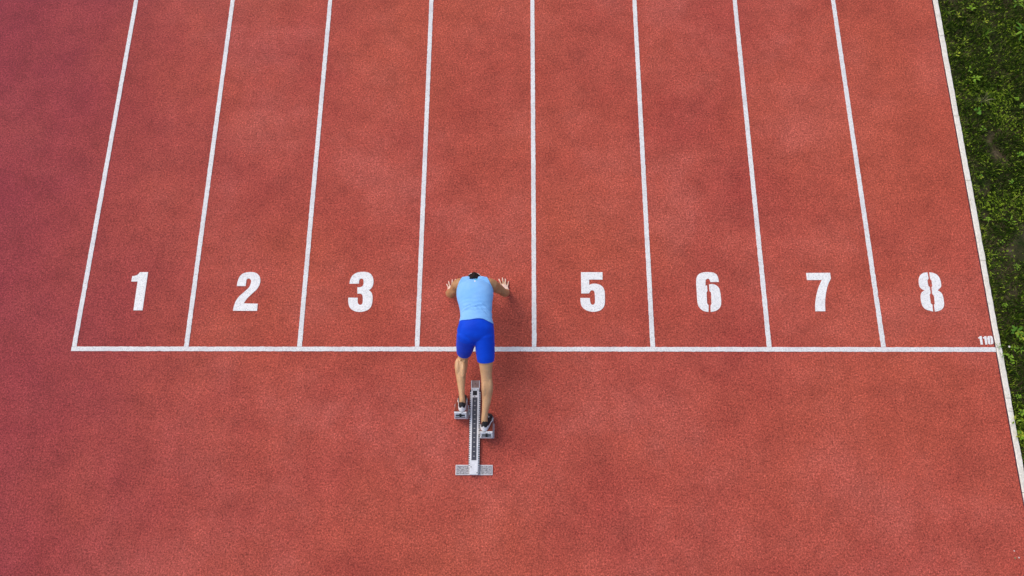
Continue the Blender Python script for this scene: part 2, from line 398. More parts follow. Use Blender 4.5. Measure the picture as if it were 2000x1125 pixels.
# lane numbers, outlines in metres on the track (x, y, corner flag)
NUMS = {'1':[[(0.6013,0.8461,1),(0.6901,0.847,1),(0.6932,0.4188,1),(0.5948,0.4188,1),(0.5915,0.7403,1),(0.5228,0.7403,1),(0.5234,0.8006,1),(0.5669,0.8099,0),(0.5891,0.828,0)]],
'2':[[(1.6797,0.6883,1),(1.6835,0.7421,0),(1.6998,0.796,0),(1.7355,0.8321,0),(1.7986,0.846,0),(1.8639,0.8397,0),(1.9069,0.8087,0),(1.9276,0.7624,0),(1.925,0.7061,0),(1.8987,0.65,0),(1.8499,0.5992,0),(1.8061,0.5485,0),(1.7751,0.4956,1),(1.9276,0.492,1),(1.9276,0.4127,1),(1.6691,0.4137,1),(1.6733,0.4629,0),(1.6885,0.5233,0),(1.7197,0.5739,0),(1.7639,0.6195,0),(1.8082,0.6653,0),(1.8261,0.7061,0),(1.8291,0.7471,0),(1.8145,0.7677,0),(1.7965,0.7738,0),(1.7779,0.7626,0),(1.7763,0.7318,0),(1.7751,0.6883,1)]],
'3':[[(2.8996,0.7141,1),(2.9041,0.7566,0),(2.9255,0.8053,0),(2.9704,0.8377,0),(3.034,0.8479,0),(3.0989,0.8386,0),(3.1379,0.8051,0),(3.1556,0.7564,0),(3.1561,0.7053,0),(3.1412,0.6671,0),(3.1132,0.6417,1),(3.1417,0.6163,0),(3.1562,0.5784,0),(3.1586,0.5129,0),(3.1463,0.4577,0),(3.1095,0.4201,0),(3.0377,0.4012,0),(2.9688,0.4127,0),(2.9226,0.4477,0),(2.9021,0.4978,0),(2.897,0.5583,1),(2.9984,0.5572,1),(3.0016,0.5079,0),(3.0127,0.4878,0),(3.0303,0.4787,0),(3.0492,0.4888,0),(3.0557,0.5179,0),(3.0516,0.5683,0),(3.0402,0.5936,0),(3.0224,0.6037,0),(2.9921,0.6022,1),(2.9873,0.6748,1),(3.0202,0.6758,0),(3.0439,0.6901,0),(3.0512,0.7156,0),(3.0489,0.7514,0),(3.039,0.7678,0),(3.024,0.7719,0),(3.0097,0.7642,0),(3.0019,0.7463,0),(3.003,0.7141,1)]],
'5':[[(5.396,0.8416,1),(5.6276,0.8414,1),(5.6249,0.7581,1),(5.4819,0.7582,1),(5.4803,0.6987,1),(5.5138,0.7114,0),(5.5576,0.7114,0),(5.601,0.6961,0),(5.6293,0.6682,0),(5.6434,0.6228,0),(5.6439,0.5523,0),(5.6405,0.4922,0),(5.6221,0.4474,0),(5.5825,0.415,0),(5.5243,0.4026,0),(5.4667,0.4101,0),(5.4191,0.4349,0),(5.391,0.4723,0),(5.3839,0.5173,0),(5.3833,0.5549,1),(5.4841,0.5539,1),(5.4865,0.5173,0),(5.493,0.4898,0),(5.5096,0.4783,0),(5.5293,0.4898,0),(5.5373,0.5173,0),(5.5371,0.5926,0),(5.5331,0.6228,0),(5.519,0.638,0),(5.4995,0.638,0),(5.487,0.6228,0),(5.4768,0.6042,1),(5.3932,0.6042,1)]],
'6':[[(6.733,0.4011,1),(6.6857,0.41,0),(6.6492,0.4373,0),(6.628,0.4771,0),(6.6229,0.542,0),(6.624,0.6273,0),(6.6244,0.7031,0),(6.6317,0.7742,0),(6.6564,0.8149,0),(6.7018,0.8363,0),(6.7704,0.8414,0),(6.8232,0.8311,0),(6.8573,0.7995,0),(6.868,0.7308,1),(6.7767,0.7298,1),(6.7732,0.7486,0),(6.7646,0.7639,0),(6.7528,0.768,0),(6.7377,0.7614,0),(6.7267,0.7436,0),(6.7211,0.6868,1),(6.7378,0.6954,1),(6.7378,0.6298,1),(6.7268,0.6122,1),(6.7253,0.492,1),(6.7394,0.4746,1)],[(6.7601,0.703,1),(6.7993,0.708,0),(6.8369,0.6928,0),(6.8636,0.6625,0),(6.8732,0.6121,0),(6.8759,0.5419,0),(6.8712,0.482,0),(6.8512,0.4423,0),(6.8106,0.4125,0),(6.7555,0.4011,1),(6.7609,0.4731,1),(6.7722,0.4895,1),(6.7753,0.6147,1),(6.761,0.6298,1)]],
'7':[[(7.8067,0.8307,1),(8.0614,0.8326,1),(8.0632,0.768,1),(8.033,0.7173,0),(8.0094,0.6619,0),(7.9853,0.5816,0),(7.9696,0.5017,0),(7.9608,0.4085,1),(7.8563,0.4085,1),(7.8628,0.4769,0),(7.8786,0.5516,0),(7.9083,0.6418,0),(7.9341,0.6972,0),(7.9648,0.7528,1),(7.8075,0.7514,1)]],
'8':[[(9.0968,0.8367,1),(9.0496,0.8281,0),(9.0111,0.7976,0),(8.9911,0.747,0),(8.9889,0.6865,0),(9.0034,0.6563,0),(9.036,0.6352,1),(9.0043,0.6162,0),(8.9851,0.5762,0),(8.9807,0.5114,0),(8.9895,0.4618,0),(9.0197,0.4272,0),(9.0884,0.405,1),(9.0923,0.4791,1),(9.078,0.494,1),(9.0812,0.5886,1),(9.0936,0.6061,1),(9.0969,0.6713,1),(9.0835,0.6839,1),(9.0825,0.7469,1),(9.0992,0.7672,1)],[(9.1176,0.8367,1),(9.1607,0.829,0),(9.1998,0.8026,0),(9.2188,0.757,0),(9.2208,0.7014,0),(9.2091,0.6687,0),(9.1727,0.6361,1),(9.2045,0.6111,0),(9.2178,0.5761,0),(9.2182,0.5064,0),(9.2107,0.4667,0),(9.1869,0.4321,0),(9.1504,0.4124,0),(9.1072,0.404,1),(9.1099,0.4791,1),(9.1201,0.4891,1),(9.1246,0.5761,1),(9.1096,0.6011,1),(9.1165,0.6738,1),(9.1249,0.6813,1),(9.1274,0.7419,1),(9.1146,0.7672,1)]],
'4':[[(4.1901,0.7756,1),(4.2704,0.7755,1),(4.274,0.5724,1),(4.3094,0.5724,1),(4.3104,0.513,1),(4.275,0.513,1),(4.2762,0.4493,1),(4.1968,0.4493,1),(4.1955,0.513,1),(4.0805,0.513,1),(4.079,0.5725,1),(4.1415,0.7524,1),(4.1915,0.706,1),(4.1411,0.5725,1),(4.1942,0.5724,1),(4.1916,0.7037,1)]],
'110':[[(9.5088,0.1279,1),(9.5195,0.1315,0),(9.5283,0.1411,1),(9.5468,0.1424,1),(9.5436,0.0534,1),(9.5216,0.0517,1),(9.5224,0.1146,1),(9.5091,0.119,1)],[(9.5571,0.1279,1),(9.5676,0.1315,0),(9.5763,0.1404,1),(9.5946,0.1417,1),(9.5916,0.0546,1),(9.5695,0.0517,1),(9.5706,0.1159,1),(9.5568,0.1195,1)],[(9.6302,0.1431,1),(9.6152,0.1417,0),(9.6035,0.1291,0),(9.6004,0.0954,0),(9.6013,0.0654,0),(9.6087,0.0551,0),(9.6217,0.0532,1),(9.6247,0.0978,1)],[(9.6346,0.1436,1),(9.6481,0.1422,0),(9.6563,0.1267,0),(9.6557,0.0906,0),(9.6527,0.069,0),(9.6469,0.0594,0),(9.6271,0.0532,1),(9.6316,0.069,1),(9.6338,0.1027,1),(9.6329,0.1267,1)]]}

def cr(p0, p1, p2, p3, t):
    return tuple(0.5 * (2 * b + (c - a) * t + (2 * a - 5 * b + 4 * c - d) * t * t + (3 * b - a - 3 * c + d) * t ** 3) for a, b, c, d in zip(p0, p1, p2, p3))

def outline(pts, steps=5):
    n = len(pts); out = []
    P = [(p[0], p[1]) for p in pts]; C = [p[2] for p in pts]
    for i in range(n):
        j = (i + 1) % n
        out.append(P[i])
        if C[i] and C[j]: continue
        p0 = P[i] if C[i] else P[i - 1]
        p3 = P[j] if C[j] else P[(j + 1) % n]
        for k in range(1, steps):
            out.append(cr(p0, P[i], P[j], p3, k / steps))
    return out

NUM_LABEL = {'1': 'white painted number 1 in the leftmost lane', '2': 'white painted number 2', '3': 'white painted number 3 left of the runner',
             '4': 'white painted number 4 under the runner', '5': 'white painted number 5 right of the runner', '6': 'white stencilled number 6 with a gap down its middle',
             '7': 'white painted number 7', '8': 'white stencilled number 8 split down its middle', '110': 'small white 110 mark beside the kerb'}
for key, pieces in NUMS.items():
    e = None
    for k, pts in enumerate(pieces):
        # the pieces of one number are joined into one mesh
        ol = outline(pts)
        bm = bmesh.new() if e is None else e
        e = bm
        top = [bm.verts.new((x, y, 0.0043)) for x, y in ol]
        nn = len(top)
        ed = [bm.edges.new((top[i], top[(i + 1) % nn])) for i in range(nn)]
        r = bmesh.ops.triangle_fill(bm, use_beauty=True, use_dissolve=False, edges=ed)
        for fc in r['geom']:
            if isinstance(fc, bmesh.types.BMFace):
                fc.normal_update()
                if fc.normal.z < 0: fc.normal_flip()
        bot = [bm.verts.new((x, y, 0.0005)) for x, y in ol]
        for i in range(nn):
            j = (i + 1) % nn
            bm.faces.new((top[i], bot[i], bot[j], top[j]))
    o = bm_obj('distance_mark' if key == '110' else 'lane_number', e, M_NUM, track)
    o['label'] = NUM_LABEL[key]

# ------------------------------------------------------------------ kerb of white stones
kerb = tag(empty('kerb', (KERB_X, 0, 0), -math.atan(KSLOPE)), 'white painted stone kerb between the red track and the grass', kind='structure')
joints = [6.62, 5.64, 4.70, 3.76, 2.83, 2.70, 1.897, 0.965, 0.02, -0.50, -0.63, -1.42, -2.36, -3.3, -4.24]
yy = joints[-1]
while yy > -40: yy -= 0.94; joints.append(yy)
yy = joints[0]
while yy < 60: yy += 0.94; joints.insert(0, yy)
for k in range(len(joints) - 1):
    y1, y0 = joints[k], joints[k + 1]
    g = 0.002
    near = -4 < y0 < 7
    w = 0.057 + random.uniform(-.002, .002); dz = random.uniform(-.0015, .0015); dx = random.uniform(-.0015, .0015)
    bm = bmesh.new()
    ny = max(2, int((y1 - y0) / 0.06)) if near else 1
    rows = []
    for j in range(ny + 1):
        y = y0 + g + (y1 - y0 - 2 * g) * j / ny
        jl = random.uniform(-.0016, .0016) if near else 0; jr = random.uniform(-.003, .002) if near else 0
        zt = 0.012 + dz
        rows.append([bm.verts.new((dx + jl, y, -0.10)), bm.verts.new((dx + jl, y, zt - 0.004)), bm.verts.new((dx + jl + 0.004, y, zt)),
                     bm.verts.new((dx + w + jr - 0.006, y, zt)), bm.verts.new((dx + w + jr, y, zt - 0.006)), bm.verts.new((dx + w + jr, y, -0.10))])
    for a, b in zip(rows[:-1], rows[1:]):
        for i in range(5): bm.faces.new((a[i], a[i + 1], b[i + 1], b[i]))
    bm.faces.new(rows[0]); bm.faces.new(list(reversed(rows[-1])))
    bm_obj('kerb_stone', bm, M_KERB, kerb)

seam = box('edge_seam', (-0.0105, -0.0005, -60, 90, -0.02, 0.0018), M_SEAM, kerb)
seam['label'] = 'thin dark seam between the red track and the kerb'
# ------------------------------------------------------------------ grass verge
LX0 = KERB_X + 0.059
lawn = sheet('grass_verge', LX0 - 0.004, 60, -60, 90, -0.03, M_SOIL, 1, 1)
tag(lawn, 'dark soil and turf of the verge right of the kerb', kind='structure')
verge = sheet('verge_soil', LX0, 12.2, -4, 7, -0.022, M_SOIL, 60, 220, 0.012)
tag(verge, 'uneven bare soil showing between the grass', kind='structure')

def cover(x, y):
    """how thickly the verge is grown at a point, 0 bare .. 1"""
    n = noise.noise((x * 1.5, y * 1.5, 5.0)) + 0.6 * noise.noise((x * 4.1, y * 4.1, 2.0))
    v = 0.88 + 0.75 * n
    for bx, by, br in ((10.02, 2.38, .12), (10.08, 2.20, .08), (10.08, 1.55, .13), (10.20, 1.25, .12), (10.10, 1.05, .10), (9.86, 1.85, .08), (9.83, 1.5, .06), (9.95, 0.62, .07)):
        d = math.hypot(x - bx, (y - by) * .8) / br
        if d < 1.4: v -= 0.75 * max(0.0, 1.4 - d)
    return max(0.03, min(1.0, v))

def blades(n, x0, x1, y0, y1, hmin, hmax, wmin, wmax, use_cover=True, lean=0.7):
    V = []; T = []; A = []
    xs = rng.uniform(x0, x1, n); ys = rng.uniform(y0, y1, n)
    for x, y in zip(xs, ys):
        if use_cover and random.random() > cover(x, y): continue
        h = random.uniform(hmin, hmax) * (0.6 + 0.8 * random.random()); w = random.uniform(wmin, wmax)
        a = random.uniform(0, 2 * math.pi); ln = random.uniform(0.15, 1.0) * lean
        if x - LX0 < 0.03 and math.cos(a) < 0 and random.random() < 0.72: a = math.pi - a
        dx, dy = math.cos(a), math.sin(a); px, py = -dy * w, dx * w
        z0 = -0.028
        m1 = (x + dx * h * ln * .35, y + dy * h * ln * .35, z0 + h * .55)
        m2 = (x + dx * h * ln, y + dy * h * ln, z0 + h * (1.0 - .45 * ln))
        i = len(V)
        V += [(x - px, y - py, z0), (x + px, y + py, z0), (m1[0] + px * .8, m1[1] + py * .8, m1[2]), (m1[0] - px * .8, m1[1] - py * .8, m1[2]), m2]
        T += [(i, i + 1, i + 2), (i, i + 2, i + 3), (i + 3, i + 2, i + 4)]
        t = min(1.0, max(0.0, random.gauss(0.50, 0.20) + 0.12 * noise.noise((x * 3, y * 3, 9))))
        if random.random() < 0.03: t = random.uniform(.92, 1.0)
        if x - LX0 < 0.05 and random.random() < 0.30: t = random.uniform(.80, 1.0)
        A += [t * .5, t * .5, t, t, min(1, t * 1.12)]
    return V, T, A
def join_soup(*parts):
    V = []; T = []; A = []
    for v, t, a in parts:
        o = len(V); V += v; A += a; T += [(p + o, q + o, r + o) for p, q, r in t]
    return V, T, A
def clover(n, x0, x1, y0, y1):
    """tiny trefoil and oval leaves lying in the turf"""
    V = []; T = []; A = []
    for _ in range(n):
        x = random.uniform(x0, x1); y = random.uniform(y0, y1)
        pz = noise.noise((x * 2.2, y * 2.2, 3.0))
        if random.random() > 0.05 + 1.15 * max(0.0, pz + .12 * noise.noise((x * 9, y * 9, 1))) or random.random() > cover(x, y) + .15: continue
        z = random.uniform(0.0, 0.03); k = random.choice((1, 3, 3, 2)); a0 = random.uniform(0, 6.28)
        t = min(.9, max(.2, random.gauss(0.68, 0.15)))
        if random.random() < .34: t = random.uniform(.84, .95)
        for q in range(k):
            a = a0 + q * 6.283 / 3 + random.uniform(-.3, .3); L = random.uniform(.008, .017); W = L * random.uniform(.32, .48); tl = random.uniform(-.3, .5)
            dx, dy = math.cos(a), math.sin(a); i = len(V)
            V += [(x, y, z), (x + dx * L * .55 - dy * W, y + dy * L * .55 + dx * W, z + L * tl * .5 + .002), (x + dx * L, y + dy * L, z + L * tl),
                  (x + dx * L * .55 + dy * W, y + dy * L * .55 - dx * W, z + L * tl * .5 + .002)]
            T += [(i, i + 1, i + 2), (i, i + 2, i + 3)]
            A += [t * .85, t, t, t]
    return V, T, A
def tufts(n):
    out = []
    for _ in range(n):
        x = random.uniform(LX0 + .02, 11.0); y = random.uniform(-1.6, 4.7)
        out.append(blades(26, x - .03, x + .03, y - .03, y + .03, .06, .13, .0016, .003, False, 1.0))
    return out
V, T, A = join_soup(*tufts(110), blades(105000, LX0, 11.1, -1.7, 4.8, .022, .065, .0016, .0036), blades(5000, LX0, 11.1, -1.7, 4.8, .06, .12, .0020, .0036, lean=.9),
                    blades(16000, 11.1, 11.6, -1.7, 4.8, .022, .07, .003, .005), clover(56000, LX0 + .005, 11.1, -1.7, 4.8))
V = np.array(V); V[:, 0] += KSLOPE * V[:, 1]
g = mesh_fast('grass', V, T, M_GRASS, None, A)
tag(g, 'dark green mown grass and clover growing along the kerb', 'grass', kind='stuff')
V, T, A = join_soup(blades(30000, 11.6, 20, -9, 16, .05, .12, .006, .014, False), blades(12000, LX0, 11.6, -9, -1.7, .03, .08, .003, .006, False), blades(12000, LX0, 11.6, 4.8, 16, .03, .08, .003, .006, False))
V = np.array(V); V[:, 0] += KSLOPE * V[:, 1]
g = mesh_fast('outer_grass', V, T, M_GRASS, None, A)
tag(g, 'grass of the verge farther from the kerb', 'grass', kind='stuff')

# ------------------------------------------------------------------ single weeds in the verge
def leaf_mesh(name, L, W, shape, mat, curl=0.25):
    """a leaf along +x with a folded midrib, lying slightly arched"""
    prof = {'oval': [(0, .06), (.18, .55), (.45, 1), (.72, .85), (.92, .4), (1, .04)],
            'round': [(0, .05), (.15, .7), (.4, 1), (.7, .98), (.93, .55), (1, .08)],
            'lance': [(0, .10), (.2, .55), (.45, 1), (.7, .7), (.9, .28), (1, .02)],
            'blade': [(0, .8), (.25, 1), (.5, .9), (.75, .6), (.92, .25), (1, .02)]}[shape]
    V = []; F = []
    for u, w in prof:
        z = L * curl * math.sin(u * 2.6) * .55
        V += [(u * L, W * w * .5, z + W * .10 * w), (u * L, 0, z), (u * L, -W * w * .5, z + W * .10 * w)]
    for i in range(len(prof) - 1):
        a = i * 3
        F += [(a, a + 1, a + 4, a + 3), (a + 1, a + 2, a + 5, a + 4)]
    me = bpy.data.meshes.new(name); me.from_pydata(V, [], F); me.update()
    me.polygons.foreach_set('use_smooth', [True] * len(me.polygons))
    me.materials.append(mat)
    return me
LEAF = {}
for si, (sh, L, W) in enumerate((('oval', .055, .024), ('round', .032, .024), ('lance', .060, .013), ('blade', .11, .0045))):
    for mi in range(4):
        LEAF[sh, mi] = leaf_mesh('leaf_' + sh, L, W, sh, M_LEAF[mi], .30 if sh != 'blade' else .5)

def weed(name, x, y, kind, size, n, mi, label, z0=-0.02, height=0.03):
    size *= 1.05; height += .026; n = n + 1
    root = empty(name, (x, y, z0))
    tag(root, label, 'grass tuft' if name == 'grass_tuft' else 'weed')
    stem = None
    if name != 'grass_tuft':
        v = []; f = []
        for k in range(3):
            for q in range(5):
                a = q * 1.2566; r = .0022 * (1 - .3 * k) * max(.8, size)
                v.append((r * math.cos(a) + .004 * k * math.sin(x * 9), r * math.sin(a), (height + .01) * k / 2))
        for k in range(2):
            for q in range(5):
                j = (q + 1) % 5; f.append((k * 5 + q, k * 5 + j, k * 5 + 5 + j, k * 5 + 5 + q))
        mesh_np('stem', v, f, M_LEAF[1], root)
    a0 = random.uniform(0, 6.28)
    for k in range(n):
        o = bpy.data.objects.new('leaf' if name != 'grass_tuft' else 'blade', LEAF[kind, mi if random.random() < .7 else random.choice((0, 1))])
        link(o, root)
        a = a0 + k * 2.39996 + random.uniform(-.25, .25)
        ring = (k + .5) / n
        s = size * random.uniform(.7, 1.15)
        if kind == 'blade':
            o.location = (random.uniform(-.012, .012) * size, random.uniform(-.012, .012) * size, 0.005)
            o.rotation_euler = (random.uniform(-.3, .3), -random.uniform(.15, 1.0), a)
        else:
            rad = .010 * size * (1 - ring) + random.uniform(0, .012) * size
            o.location = (math.cos(a) * rad, math.sin(a) * rad, height * (.55 + .55 * ring) + .004)
            o.rotation_euler = (random.uniform(-.35, .35), random.uniform(-.5, .15), a)
        o.scale = (s, s * random.uniform(.85, 1.15), s)
    return root

WEEDS = [('grass_tuft', 9.838, 4.076, 'blade', 0.9, 7, 0, 'bright upright grass tuft nearest the kerb at the top of the picture', -0.02, 0.03),
('weed_plant', 9.937, 4.018, 'lance', 0.8, 6, 2, 'yellow green star shaped weed a little right of the kerb near the top', -0.02, 0.03),
('weed_plant', 10.118, 4.117, 'round', 1.0, 7, 0, 'weed with several round bright leaves at the top, well right of the kerb', -0.02, 0.03),
('weed_plant', 10.249, 3.938, 'oval', 0.6, 5, 2, 'yellow green weed with pointed leaves at the far end of the verge', -0.02, 0.03),
('grass_tuft', 10.237, 3.775, 'blade', 1.0, 12, 0, 'loose grass tuft with long crossing blades below the yellow green pointed weed', -0.02, 0.03),
('weed_plant', 9.972, 3.665, 'lance', 0.8, 3, 2, 'weed with one bright bar shaped leaf in the upper verge', -0.02, 0.03),
('weed_plant', 10.224, 3.539, 'oval', 0.65, 6, 0, 'bright clover like weed in the upper verge below the crossing blades', -0.02, 0.03),
('weed_plant', 9.848, 3.493, 'round', 0.8, 3, 2, 'weed with a single round yellow leaf near the kerb in the upper verge', -0.02, 0.03),
('weed_plant', 10.645, 3.78, 'lance', 1.7, 9, 1, 'large feathery weed at the right edge near the top corner', -0.02, 0.06),
('weed_plant', 10.654, 4.17, 'lance', 1.3, 10, 0, 'tall leafy weed in the top right corner', -0.02, 0.08),
('weed_plant', 10.004, 3.172, 'oval', 0.95, 8, 0, 'rosette of oval leaves right of the kerb below the upper kerb joint', -0.02, 0.03),
('weed_plant', 9.96, 3.287, 'oval', 0.9, 2, 0, 'weed with one long pale upright leaf above the oval leaved rosette', -0.02, 0.03),
('grass_tuft', 10.051, 2.879, 'blade', 1.15, 22, 3, 'pale dry grass tuft beside the broken kerb joint', -0.02, 0.03),
('weed_plant', 9.952, 2.748, 'round', 1.15, 5, 1, 'weed with one broad round leaf just below the dry grass tuft', -0.02, 0.03),
('weed_plant', 10.427, 2.903, 'round', 0.55, 14, 0, 'patch of small leaved weed at the right edge level with the dry tuft', -0.02, 0.03),
('weed_plant', 10.461, 2.811, 'round', 0.7, 8, 0, 'bright leafy weed at the right edge just below the small leaved patch', -0.02, 0.03),
('weed_plant', 9.976, 2.527, 'oval', 0.6, 6, 0, 'small bright weed above the upper bare soil patch', -0.02, 0.03),
('weed_plant', 10.332, 2.207, 'round', 0.75, 16, 0, 'dense bright clover clump at the right edge in the middle of the verge', -0.02, 0.03),
('weed_plant', 9.841, 1.934, 'round', 0.6, 9, 2, 'yellow green weed close to the kerb just above a kerb joint', -0.02, 0.03),
('weed_plant', 10.167, 1.878, 'round', 0.7, 7, 0, 'bright green weed above the lower bare soil patches', -0.02, 0.03),
('weed_plant', 9.827, 1.431, 'round', 0.6, 12, 0, 'patch of small round leaves close to the kerb above the overhanging tuft', -0.02, 0.03),
('weed_plant', 10.066, 1.406, 'lance', 0.9, 4, 0, 'weed with a bent pale leaf between the two bare soil patches', -0.02, 0.03),
('grass_tuft', 9.748, 1.33, 'blade', 0.7, 10, 2, 'short grass tuft overhanging the white kerb in the middle of the picture', -0.02, 0.03),
('weed_plant', 9.928, 1.171, 'round', 0.8, 4, 0, 'pair of bright round leaves below the bare soil patches', -0.02, 0.03),
('weed_plant', 10.032, 0.893, 'lance', 0.55, 14, 0, 'starry bright clover patch level with the top of the number 8', -0.02, 0.03),
('grass_tuft', 9.812, 1.02, 'blade', 0.9, 5, 2, 'single long pale blade beside the kerb above the number 8', -0.02, 0.03),
('weed_plant', 9.828, 0.47, 'round', 0.6, 9, 0, 'small leafy weed right of the kerb level with the foot of the number 8', -0.02, 0.03),
('weed_plant', 9.869, 0.184, 'oval', 1.05, 7, 1, 'largest broad leaved green weed right of the 110 mark', -0.02, 0.06),
('weed_plant', 9.917, 0.136, 'round', 1.15, 6, 2, 'yellow green broad leaved weed at the lower right of the largest weed', -0.02, 0.05),
('weed_plant', 9.683, 0.033, 'lance', 0.55, 8, 1, 'weed growing over the kerb at the end of the start line', -0.02, 0.035),
('weed_plant', 9.697, -0.058, 'lance', 0.55, 7, 1, 'creeping weed on the kerb just below the start line', -0.02, 0.035),
('weed_plant', 9.825, 0.012, 'oval', 0.6, 7, 0, 'weed just right of the white daisy', -0.02, 0.03),
('weed_plant', 9.776, -0.079, 'round', 0.8, 7, 0, 'bright three leaved weed below the white daisy', -0.02, 0.03),
('weed_plant', 9.894, -0.01, 'lance', 0.7, 9, 0, 'upright leafy weed at the right edge level with the start line', -0.02, 0.03),
('weed_plant', 9.787, -0.132, 'round', 0.65, 8, 0, 'bright clover below the three leaved weed, right of the kerb', -0.02, 0.03),
('weed_plant', 9.782, -0.483, 'round', 0.6, 7, 0, 'small clover between the kerb and the right edge below the start line', -0.02, 0.03),
('weed_plant', 9.785, -0.647, 'round', 0.9, 7, 0, 'bright round leaved weed at the right edge above the kerb hugging leaves', -0.02, 0.03),
('weed_plant', 9.708, -0.728, 'oval', 0.7, 4, 2, 'yellow green leaves hugging the kerb in the lower right', -0.02, 0.03),
('weed_plant', 9.722, -0.869, 'round', 0.95, 16, 2, 'large leafy weed spilling over the kerb in the lower right', -0.02, 0.045)]
for w in WEEDS: weed(*w)

# small daisy and litter
fl = tag(empty('daisy', (9.786, 0.025, -0.02)), 'single small white daisy in the grass right of the 110 mark', 'flower')
pv = leaf_mesh('petal', .011, .006, 'oval', M_PETAL, .1)
for k in range(9):
    o = link(bpy.data.objects.new('petal', pv), fl); o.location = (0, 0, .055); o.rotation_euler = (0, -.15, k * .698)
disc('flower_centre', 0, 0, .0555, .0035, .003, M_STAMEN, fl)
box('stem', (-.001, .001, -.001, .001, 0, .055), M_LEAF[1], fl)
lm = bpy.data.objects.new('fallen_leaf', leaf_mesh('fallen_leaf', .022, .017, 'round', M_LEAF[3], .35)); link(lm)
lm.location = (9.475, -2.03, .006); lm.rotation_euler = (0, -.1, 2.2)
tag(lm, 'small yellowish fallen leaf on the red track at the bottom right corner', 'leaf')
def pebble(x, y, r, label):
    bm = bmesh.new(); bmesh.ops.create_icosphere(bm, subdivisions=2, radius=r)
    for v in bm.verts:
        v.co *= 1 + .22 * noise.noise(v.co * 90 + Vector((x, y, 0))); v.co.z *= .6
    o = bm_obj('pebble', bm, M_PEBBLE, None, True); o.location = (x, y, r * .5)
    tag(o, label, 'pebble')
pebble(9.478, -1.955, .006, 'tiny pale pebble just above the fallen leaf near the kerb')
pebble(9.512, -2.015, .007, 'small pale pebble right of the fallen yellowish leaf')

# ------------------------------------------------------------------ starting block
BX = 4.30
blk = empty('starting_block', (BX, -1.28, 0))
tag(blk, 'silver metal starting block with two foot pedals behind the start line', 'starting block')
YB = 1.28          # local y = world y + 1.28
def L(y): return y + YB
# slight skew of the rail: centre x at front -0.024, at the back -0.016
cx0 = -0.020
rail = extr('rail', [(L(-1.272), 0.012), (L(-1.272), 0.046), (L(-1.266), 0.050), (L(-0.414), 0.050), (L(-0.408), 0.044), (L(-0.408), 0.012)], cx0 - .041, cx0 + .041, M_ALU, blk, .0015)
for s in (-1, 1):
    xa, xb = sorted((cx0 + s * .0415, cx0 + s * .0535))
    fl_ = box('toothed_strip', (xa, xb, L(-1.20), L(-0.43), 0.010, 0.033), M_DARK, blk)
    y = -1.19
    tm = None
    while y < -0.44:
        if tm is None:
            t = box('tooth', (xa + .001, xb, -.0062, .0062, 0.0335, 0.040), M_ALU, fl_, .001, 1); tm = t.data
        else:
            t = link(bpy.data.objects.new('tooth', tm), fl_)
        t.location = (0, L(y), 0)
        y += 0.0215
strip = box('scale_strip', (cx0 - .025, cx0 + .025, L(-1.130), L(-0.507), 0.0505, 0.0512), M_SCALE, rail)
tm = None
for k in range(13):
    y = -1.09 + k * .0455
    if tm is None:
        t = box('scale_mark', (cx0 - .009, cx0 + .009, -.0022, .0022, 0.0513, 0.0518), M_STEEL, rail); tm = t.data
    else:
        t = link(bpy.data.objects.new('scale_mark', tm), rail)
    t.location = (0, L(y), 0)
box('square_hole', (cx0 - .023, cx0 + .020, L(-.486), L(-.440), 0.0505, 0.0512), M_DARK, rail)
for x, y in ((-.052, -.432), (.008, -.432), (-.022, -.496), (-.047, -1.194), (.013, -1.249)):
    disc('bolt', x, L(y), .0502, .0052, .003, M_DARK, rail)
fp = box('front_plate', (cx0 - .042, cx0 + .040, L(-.420), L(-.328), 0.002, 0.008), M_RUST, blk, .001)
for s in (-1, 1):
    xa = cx0 + s * .041
    box('edge_lip', (xa - .003, xa + .003, L(-.418), L(-.330), 0.0085, 0.016), M_ALU, fp)
disc('bolt', cx0 - .002, L(-.362), .0082, .004, .003, M_DARK, fp)
rp = box('rear_plate', (-.204, .166, L(-1.272), L(-1.174), 0.002, 0.011), M_ALU, blk, .0015)
for xa, xb in ((-.198, cx0 - .054), (cx0 + .054, .160)):
    box('scuffed_panel', (xa, xb, L(-1.266), L(-1.180), 0.0112, 0.0118), M_SPECK, rp)
for x, y in ((-.14, -1.223), (.104, -1.223), (-.19, -1.185), (-.19, -1.26), (.15, -1.185), (.15, -1.26), (.10, -1.185), (-.175, -1.255)):
    disc('bolt', x, L(y), .0119, .0050 if abs(y + 1.223) < .01 else .003, .0025, M_DARK, rp)
for s in (-1, 1):
    x = cx0 + s * .047
    box('bracket', (x - .005, x + .005, L(-1.262), L(-1.182), 0.0115, 0.034), M_STEEL, rp, .001)

